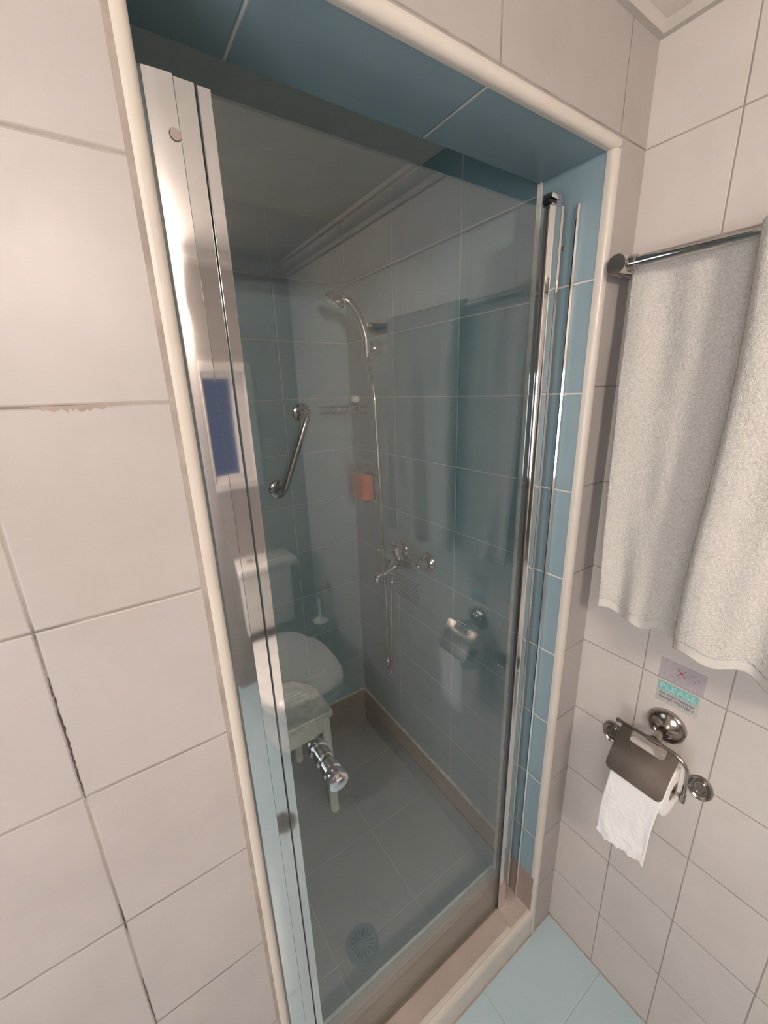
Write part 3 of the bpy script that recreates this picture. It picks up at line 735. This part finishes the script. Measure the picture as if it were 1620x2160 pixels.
bmesh.ops.remove_doubles(bm, verts=bm.verts, dist=.00002)
obj('cover_flap', bm, m_worn, t, label='tarnished brown-grey cover flap')

t = thing('toilet_roll', (BX, -.205, .812), 'white toilet roll with a long paper tail hanging under the cover flap', 'toilet roll')
RR = .0525
bm = B_(); lathe(bm, [(.020, 0), (RR, 0), (RR, .096), (.020, .096), (.020, 0)], (BX, -.2545, .812), (0, 1, 0), 64); obj('roll', bm, m_paper, t, smooth=True, angle=30)
bm = B_(); lathe(bm, [(.0185, .001), (.0205, .001), (.0205, .095), (.0185, .095), (.0185, .001)], (BX, -.2545, .812), (0, 1, 0), 40); obj('cardboard_core', bm, plain('cardboard', (.45, .36, .28), .9), t, smooth=True, angle=30)
bm = B_(); prev = None
NZ, NYp = 70, 36
for k in range(NZ + 1):
    q = k / NZ; row = []
    for i in range(NYp + 1):
        s = i / NYp
        yb = -.157 + (-.1455 + .157) * min(1, q * 1.1); y = (-.157 + .0135 * q) + (-.2535 + .157 + (.0) - .0) * s
        if q < .15:
            a = PI * .5 * (q / .15); x = BX - (RR + .001) * math.sin(a); z = .812 + (RR + .001) * math.cos(a)
        else:
            zz = (q - .15) / .85; zbot = .631 - .004 * s + .003 * math.sin(s * 23) + .002 * math.sin(s * 51)
            z = .812 + (zbot - .812) * zz
            x = BX - (RR + .001) - .006 * zz * math.sin(s * 4 + 1) - .0035 * zz * noise.noise(Vector((s * 5, zz * 4, 1))) - .0016 * noise.noise(Vector((s * 22, zz * 26, 2))) * min(1, zz * 5)
            y += .003 * zz * math.sin(zz * 5)
        row.append(bm.verts.new((x, y, z)))
    if prev:
        for i in range(NYp): bm.faces.new((prev[i], prev[i + 1], row[i + 1], row[i]))
    prev = row
o = obj('paper_tail', bm, m_paper, t, smooth=True, angle=180)
md = o.modifiers.new('thick', 'SOLIDIFY'); md.thickness = .0006; md.offset = 0

# two old empty wall mounts either side of the roll
def mount(y, z, label):
    t = thing('wall_mount', (0, y, z), label, 'wall mount', 'old wall mounts')
    bm = B_(); lathe(bm, [(.0265, 0), (.0275, .0025), (.026, .006), (.0235, .0070), (.021, .0050), (.0185, .0040)], (0, y, z), (-1, 0, 0), 44, sx=.82, sy=1.04); obj('rim', bm, m_aged, t, smooth=True, angle=40)
    bm = B_(); lathe(bm, [(.0185, .0040), (.016, .0035), (.0145, .0052), (.012, .0055), (.010, .0035), (0, .0030)], (0, y, z), (-1, 0, 0), 44, sx=.82, sy=1.04); obj('cup', bm, m_worn, t, smooth=True, angle=40)
mount(-.0985, .797, 'small oval chrome wall mount left of the toilet roll, nearer the shower')
mount(-.2785, .797, 'small oval chrome wall mount right of the toilet roll, under the bar end')

# ------------------------------------------------------------------ notices on the wall
def text_on_wall(name, s, y, z, size, mat, parent, width=None, bold=.0, x=-.0012):
    cu_ = bpy.data.curves.new(name, 'FONT'); cu_.body = s; cu_.size = size; cu_.extrude = .00012; cu_.offset = bold
    cu_.space_character = 1.06
    tmp = bpy.data.objects.new(name + '_tmp', cu_); col.objects.link(tmp)
    bpy.context.view_layer.update()
    me = bpy.data.meshes.new_from_object(tmp.evaluated_get(bpy.context.evaluated_depsgraph_get()))
    bpy.data.objects.remove(tmp); bpy.data.curves.remove(cu_)
    xs = [v.co.x for v in me.vertices]; wd = max(xs) - min(xs); k = (width / wd) if width else 1.0; mn = min(xs)
    for v in me.vertices:
        a, b, c = v.co; v.co = Vector((x - c, y - (a - mn) * k, z + b))
    me.materials.clear(); me.materials.append(mat)
    o = bpy.data.objects.new(name, me); col.objects.link(o); o.parent = parent; o.matrix_parent_inverse = Matrix.Translation(-parent.location)
    return o
t = thing('notice_sticker', (0, -.208, .972), 'small clear sticker with a teal PLEASE band above the toilet roll holder', 'sticker')
bm = B_(); box(bm, -.0006, 0, -.2458, -.1695, .9462, .9968, bev=.0002, seg=1); obj('clear_film', bm, m_film, t)
bm = B_(); box(bm, -.0009, -.0006, -.2430, -.1720, .9752, .9945); obj('teal_band', bm, m_teal, t)
text_on_wall('lettering', 'PLEASE', -.1745, .9790, .0185, m_paleink, t, width=.066, bold=.0003)
text_on_wall('lettering', 'DO NOT THROW', -.1758, .9650, .0078, m_ink, t, width=.0645, bold=.0002)
text_on_wall('lettering', 'PAPER TOWELS', -.1762, .9560, .0078, m_ink, t, width=.0635, bold=.0002)
bm = B_()
for k in range(8):
    y = -.1885 - k * .0048
    if k in (2, 5): continue
    box(bm, -.0009, -.0007, y - .0026, y, .9492 + .0002 * k, .9512 + .0002 * k)
    box(bm, -.0009, -.0007, y - .0030, y - .0022, .9486 + .0002 * k, .9518 + .0002 * k)
obj('faded_line', bm, m_fadeink, t, label='faded unreadable third line')
t = thing('notice_paper', (0, -.208, 1.025), 'faded purple notice with a red cross above the teal sticker', 'notice')
bm = B_(); box(bm, -.0005, 0, -.2490, -.1675, 1.0015, 1.0500); obj('faded_sheet', bm, m_purple, t)
bm = B_(); cc = Vector((0, -.2068, 1.0305))
for (a, b) in (((-.1993, 1.0372), (-.2150, 1.0247)), ((-.2000, 1.0222), (-.2136, 1.0388))):
    d = Vector((b[0] - a[0], b[1] - a[1])).normalized(); n = Vector((-d.y, d.x)) * .0007
    prism(bm, [(a[0] + n.x, a[1] + n.y), (b[0] + n.x, b[1] + n.y), (b[0] - n.x, b[1] - n.y), (a[0] - n.x, a[1] - n.y)], lambda y, z, x: (x, y, z), -.0009, -.0005)
obj('red_cross', bm, m_red, t)
bm = B_(); random.seed(3)
for k in range(26):
    y = -.217 - random.random() * .022; z = 1.020 + random.random() * .020
    box(bm, -.0007, -.0005, y - .0006, y, z, z + .0025)
obj('worn_marks', bm, m_ink, t)
# lines of small print on the shower tile under the mixer
t = thing('printed_notice', (XI, .64, .895), 'rows of small dark print on the shower tile below the mixer', 'notice')
bm = B_(); random.seed(5)
for r in range(7):
    y = .722; z = .925 - r * .0135
    while y > .585 + random.random() * .02:
        wd = .006 + random.random() * .014
        box(bm, XI - .0005, XI, y - wd, y, z, z + .0042); y -= wd + .003
obj('print_lines', bm, m_greyink, t)

# ------------------------------------------------------------------ toilet and brush on the far side of the room (seen in the glass)
t = thing('toilet', (-.37, -1.2, 0), 'white close-coupled toilet with its lid down, seen in the glass', 'toilet')
def ring(cx, cy, rx, ryf, ryb, z, n=48, p=2.9):
    out = []
    for k in range(n):
        a = 2 * PI * k / n; c, s = math.cos(a), math.sin(a)
        ex = 2 / p
        x = cx + rx * math.copysign(abs(c) ** ex, c); y = cy + (ryf if s > 0 else ryb) * math.copysign(abs(s) ** ex, s)
        out.append((x, y, z))
    return out
def loft(bm, rs):
    R_ = [[bm.verts.new(p) for p in r] for r in rs]; n = len(R_[0])
    for a, b in zip(R_, R_[1:]):
        for k in range(n): bm.faces.new((a[k], a[(k + 1) % n], b[(k + 1) % n], b[k]))
    bm.faces.new(R_[0][::-1]); bm.faces.new(R_[-1])
TX = -.37
bm = B_(); loft(bm, [ring(TX, -1.10, .115, .20, .22, 0), ring(TX, -1.10, .11, .19, .22, .05), ring(TX, -1.08, .105, .18, .24, .15), ring(TX, -1.03, .135, .23, .28, .25), ring(TX, -.99, .175, .255, .32, .33), ring(TX, -.97, .185, .26, .34, .375), ring(TX, -.97, .183, .258, .34, .385)])
obj('bowl', bm, m_porc, t, smooth=True, angle=50)
bm = B_(); loft(bm, [ring(TX, -.965, .186, .255, .215, .388), ring(TX, -.965, .189, .258, .218, .395), ring(TX, -.965, .187, .256, .216, .402)]); obj('seat', bm, m_porc, t, smooth=True, angle=50)
bm = B_(); loft(bm, [ring(TX, -.965, .186, .255, .215, .405), ring(TX, -.965, .189, .258, .218, .411), ring(TX, -.965, .184, .252, .213, .422), ring(TX, -.965, .160, .22, .185, .428)]); obj('lid', bm, m_porc, t, smooth=True, angle=50)
bm = B_(); box(bm, -.545, -.195, YO + .004, -1.345, .40, .735, bev=.02, seg=3); obj('cistern', bm, m_porc, t, smooth=True)
bm = B_(); box(bm, -.56, -.160, YO + .004, -1.325, .735, .775, bev=.012, seg=3); obj('cistern_lid', bm, m_porc, t, smooth=True)
bm = B_(); lathe(bm, [(.02, 0), (.02, .006), (.017, .009), (0, .009)], (TX, -1.42, .775), (0, 0, 1), 24); obj('flush_button', bm, m_chrome, t, smooth=True)
t = thing('toilet_brush', (-.09, -1.26, .28), 'white toilet brush in a wall-hung chrome holder, seen in the glass', 'toilet brush')
bm = B_(); lathe(bm, [(.030, 0), (.030, .006), (.022, .010), (.008, .012), (.008, .075), (0, .075)], (0, -1.31, .56), (-1, 0, 0), 28); obj('wall_flange', bm, m_chrome, t, smooth=True, angle=30)
bm = B_(); tube(bm, [(-.075, -1.31, .56), (-.095, -1.29, .56), (-.10, -1.27, .54)], .006, 12); obj('arm', bm, m_chrome, t, smooth=True)
bm = B_(); lathe(bm, [(0, 0), (.035, 0), (.040, .006), (.045, .12), (.041, .12), (.036, .01), (0, .01)], (-.09, -1.26, .28), (0, 0, 1), 32); obj('cup', bm, m_chrome, t, smooth=True, angle=30)
bm = B_(); lathe(bm, [(.040, .115), (.042, .125), (.032, .136), (.010, .142), (.0065, .15), (.0065, .235), (.009, .24), (.009, .25), (0, .253)], (-.09, -1.26, .28), (0, 0, 1), 28); obj('brush', bm, m_porc, t, smooth=True, angle=40)

# second drain, in the bathroom floor (its slatted grate shows in the aluminium profile)
t = thing('floor_drain', (-.585, -.63, 0), 'small round slatted drain in the pale blue floor, seen in the metal profile', 'drain')
bm = B_(); lathe(bm, [(.046, 0), (.046, .002), (.043, .003), (.038, .0025), (.037, .001), (0, .001)], (-.585, -.63, 0), (0, 0, 1), 40); obj('outer_ring', bm, m_drain, t, smooth=True, angle=30)
bm = B_()
for k in range(-5, 6):
    x = k * .0066; L = math.sqrt(max(.036 ** 2 - x * x, 0))
    box(bm, -.585 + x - .0016, -.585 + x + .0016, -.63 - L, -.63 + L, .001, .0028)
obj('grate', bm, m_black, t)
